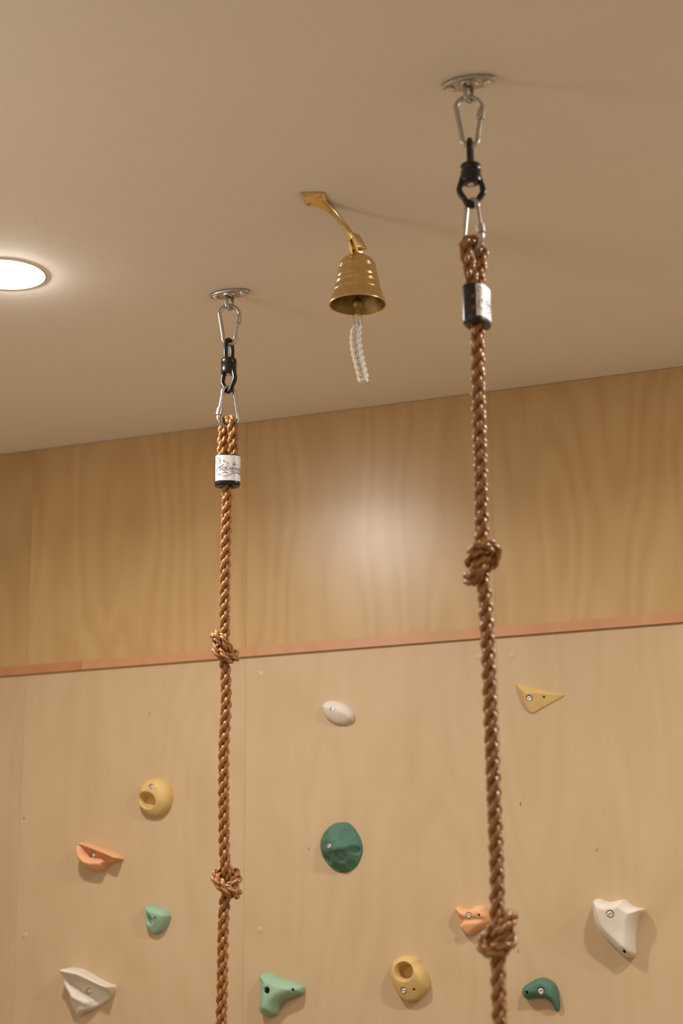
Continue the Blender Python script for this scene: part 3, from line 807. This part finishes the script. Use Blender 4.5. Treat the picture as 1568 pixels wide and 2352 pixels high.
GH = 'climbing holds on the plywood wall'
hold('large white hold with a pointed lower tip, on the far right of the wall', M['h_white'], (1320, 2040), 8.71,
     [(290,260),(330,200),(400,185),(480,210),(560,245),(640,250),(740,230),(840,205),(910,205),(960,240),(1010,290),(1090,340),(1180,370),(1280,380),(1305,410),(1290,470),(1230,560),(1170,680),(1140,780),(1125,900),(1120,1000),(1120,1150),(1130,1260),(1110,1330),(1050,1385),(980,1385),(900,1350),(820,1280),(700,1160),(560,1030),(430,890),(350,740),(310,600),(285,430)],
     62, 22, 2.0, lambda h, x, y, d, t: h*(.74+.26*gau(x, y, 520, 330, 420))*(1-.06*gau(x, y, 900, 700, 240))*(1-.35*smooth(1150, 1420, y)),
     (715, 525, 9.4), (955, 1255, 4.2), GH, mid=.8)
hold('mustard yellow triangular hold high on the right, just below the wooden strip', M['h_yellow'], (1170, 1550), 11.2,
     [(140,210),(200,215),(400,260),(600,310),(800,350),(1000,420),(1200,455),(1330,460),(1375,500),(1340,560),(1200,640),(1000,750),(800,860),(620,970),(540,980),(450,930),(370,830),(290,680),(220,500),(160,330)],
     22, 24, 1.35, lambda h, x, y, d, t: np.minimum(h, 3+.034*np.maximum(0, (980-y)*.87+(x-600)*-.50)+0*h+.0*x),
     (520, 610, 8.2), (880, 568, 3.0), GH)
hold('dark teal beak shaped hold below and left of the large white hold', M['h_teal'], (1180, 2220), 12.06,
     [(190,720),(200,620),(250,540),(350,460),(480,390),(600,330),(740,300),(860,320),(980,380),(1090,470),(1150,580),(1185,720),(1210,900),(1225,1080),(1210,1200),(1150,1245),(1090,1210),(1050,1110),(980,1000),(880,920),(760,880),(640,870),(500,880),(400,900),(300,900),(230,830)],
     30, 17, 2.0, lambda h, x, y, d, t: h*(1-.45*smooth(800, 1250, y)), (778, 685, 9.2), (385, 715, 3.6), GH, mid=.6)
hold('yellow egg shaped hold with its pocket above the bolt, at the bottom', M['h_yellow'], (870, 2170), 12.06,
     [(265,800),(285,620),(330,470),(430,370),(560,300),(720,275),(880,300),(1000,350),(1060,400),(1110,500),(1200,620),(1270,760),(1305,920),(1315,1100),(1280,1230),(1180,1370),(1060,1500),(930,1570),(800,1585),(700,1570),(580,1500),(480,1380),(390,1220),(310,1020)],
     40, 22, 2.0, lambda h, x, y, d, t: smin(h, 14+.040*np.maximum(0, 1640-y)-.012*np.maximum(0, x-900), 4)*np.where(True, smooth(.62, 1.35, np.hypot((x-735)/205, (y-740)/215)), 1)+0,
     (690, 1280, 8.4), (980, 1235, 3.3), GH, mid=.6)
hold('pale green three cornered hold with an empty bolt hole, right of the left rope', M['h_mint'], (570, 2210), 11.2,
     [(225,370),(260,290),(330,265),(450,270),(560,300),(680,360),(800,420),(950,460),(1100,500),(1230,555),(1320,610),(1350,670),(1340,780),(1270,840),(1150,890),(1000,930),(880,980),(780,1060),(720,1150),(690,1250),(640,1340),(540,1385),(440,1390),(340,1380),(260,1310),(230,1200),(235,1050),(255,900),(270,750),(265,600),(245,480)],
     46, 24, 2.0, lambda h, x, y, d, t: h*(.82+.18*gau(x, y, 450, 1000, 400)), (530, 725, 8.8), (1165, 712, 4.2), GH, no_bolt=True, mid=.6)
hold('large dark teal round dimpled hold in the middle of the wall', M['h_teal'], (710, 1870), 11.2,
     [(225,820),(245,640),(320,470),(430,340),(580,230),(760,195),(930,205),(1060,290),(1170,430),(1260,600),(1315,780),(1320,960),(1270,1130),(1180,1310),(1050,1430),(920,1490),(780,1495),(620,1450),(470,1330),(340,1170),(260,1010)],
     48, 46, 1.25, lambda h, x, y, d, t: h-5.0*smooth(0, 8, d)*(bowl(x, y, 690, 400, 150)+bowl(x, y, 1000, 530, 170)+bowl(x, y, 400, 530, 120)+bowl(x, y, 880, 1110, 170)+bowl(x, y, 1180, 930, 130)+bowl(x, y, 480, 1150, 140)+bowl(x, y, 690, 1350, 120)+.7*bowl(x, y, 500, 790, 110)+.8*bowl(x, y, 1060, 1290, 120))
     -smooth(0, 120, (y-900)+.18*(x-830))*4.5*smooth(0, 8, d)+1.2*ridge(x, y, [(560, 990), (800, 880), (1240, 770)], 60),
     (620, 840, 7.2), (393, 965, 2.6), GH, mid=.3)
hold('small white oval hold high in the middle of the wall', M['h_white'], (720, 1590), 14.25,
     [(215,500),(250,400),(330,310),(440,255),(580,240),(740,260),(880,310),(1000,370),(1120,460),(1220,590),(1275,720),(1270,840),(1220,930),(1100,1000),(960,1040),(800,1040),(640,1010),(500,930),(380,840),(290,720),(230,600)],
     30, 26, 1.9, lambda h, x, y, d, t: smin(h, 12+.05*np.maximum(0, 1040-y), 4), (670, 590, 6.8), (330, 560, 2.6), GH, mid=.5)
hold('white wing shaped hold with a hollow face, in the lower left corner', M['h_white'], (130, 2200), 9.8,
     [(205,340),(240,240),(320,205),(450,225),(560,245),(680,300),(800,370),(920,440),(1050,510),(1180,575),(1290,610),(1320,650),(1300,740),(1250,830),(1150,950),(1030,1050),(900,1130),(760,1190),(620,1240),(520,1310),(470,1310),(430,1230),(390,1080),(330,900),(270,740),(220,560),(200,430)],
     13, 7, 2.0, lambda h, x, y, d, t: h+smooth(0, 5, d)*np.maximum(40*ridge(x, y, [(250, 290), (640, 370), (1290, 650)], 85), 24*ridge(x, y, [(255, 420), (350, 660), (560, 900), (760, 1020)], 80)*(1-.6*smooth(850, 1150, y)))
     +smooth(0, 5, d)*16*ridge(x, y, [(470, 1000), (620, 1120)], 130),
     (750, 750, 8.0), (0, 0, 0), GH, mid=.6)
hold('small pale green hold with a groove up to its corner, left of the left rope', M['h_mint'], (310, 2060), 17.42,
     [(300,470),(330,360),(400,300),(560,300),(720,330),(880,390),(1040,430),(1180,510),(1270,620),(1320,760),(1280,900),(1200,1080),(1100,1250),(980,1380),(850,1460),(730,1485),(600,1430),(480,1320),(400,1180),(340,1000),(300,820),(290,640)],
     34, 20, 1.9, lambda h, x, y, d, t: smin(h, 12+.030*np.maximum(0, 1560-y))-smooth(0, 3, d)*14*ridge(x, y, [(350, 520), (480, 720), (620, 930)], 85)*(x-y*.75 < 120)-smooth(0, 3, d)*9*gau(x, y, 500, 900, 110),
     (665, 975, 6.4), (880, 850, 3.2), GH, mid=.55)
hold('orange ledge hold with two arms, on the left side of the wall', M['h_orange'], (170, 1910), 12.06,
     [(200,480),(220,340),(280,280),(400,300),(560,370),(720,430),(900,500),(1080,570),(1230,640),(1330,720),(1340,775),(1250,815),(1120,850),(1000,880),(930,940),(900,1020),(850,1065),(760,1100),(620,1105),(480,1040),(360,940),(260,830),(205,680)],
     12, 7, 2.0, lambda h, x, y, d, t: h+smooth(0, 5, d)*np.maximum(36*ridge(x, y, [(300, 350), (700, 480), (1310, 735)], 62)*(.8+.2*smooth(300, 700, x)), 32*ridge(x, y, [(250, 480), (300, 700), (440, 850), (620, 905), (830, 905)], 120)),
     (575, 660, 7.4), (295, 350, 2.4), GH, mid=.5)
hold('yellow egg shaped hold with its pocket below the bolt, left of the left rope', M['h_yellow'], (300, 1770), 14.25,
     [(195,900),(210,700),(280,500),(390,370),(540,260),(720,220),(900,220),(1060,290),(1180,420),(1260,600),(1290,800),(1275,1000),(1215,1180),(1110,1330),(980,1440),(820,1500),(640,1490),(460,1420),(320,1290),(220,1110)],
     36, 26, 1.8, lambda h, x, y, d, t: smin(h, 14+.045*np.maximum(0, 1560-y), 4)*smooth(.55, 1.3, np.hypot(((x-600)*.9+(y-985)*.35)/245, ((y-985)*.95-(x-600)*.35)/225)),
     (755, 545, 7.0), (435, 470, 2.6), GH, mid=.5)
hold('orange lobed hold partly behind the knot of the right rope', M['h_orange'], (1020, 2040), 7.84,
     [(160,370),(190,330),(240,320),(310,345),(380,365),(440,350),(520,310),(600,298),(680,310),(720,350),(750,420),(780,510),(770,580),(720,650),(640,720),(520,790),(420,850),(360,830),(300,780),(255,720),(260,650),(290,590),(240,530),(190,450)],
     34, 18, 2.0, lambda h, x, y, d, t: smin(h, 18+.05*np.maximum(0, 900-y))-smooth(0, 4, d)*5*ridge(x, y, [(270, 580), (500, 570), (760, 560)], 35)-2*ridge(x, y, [(470, 378), (540, 362), (610, 372), (640, 395)], 7),
     (455, 498, 8.0), (640, 487, 3.2), GH, mid=.7)

# ------------------------------------------------------------------ wood plugs
PL = [((1177, 1505), 'round wooden plug in the wall just above the yellow triangular hold'),
      ((1098, 1509), 'round wooden plug at the left edge of the right rope, below the strip'),
      ((597, 2136), 'round wooden plug in the wall above the pale green three cornered hold'),
      ((57, 2148), 'round wooden plug near the left edge, above the white wing shaped hold'),
      ((598, 1549), 'faint round wooden plug right of the upper knot of the left rope')]
for (x, y), l in PL:
    p = at_y(x, y, WALLY)
    b = MB(); b.lathe([(.0085, 0), (.0085, .0004), (.0082, .0006), (.0003, .0006)], 28, Matrix.Rotation(radians(90), 4, 'X'))
    o = b.build('wood_plug', M['plug'], None); o.location = p; tag(o, l, 'wood plug', 'wooden plugs in the climbing wall')
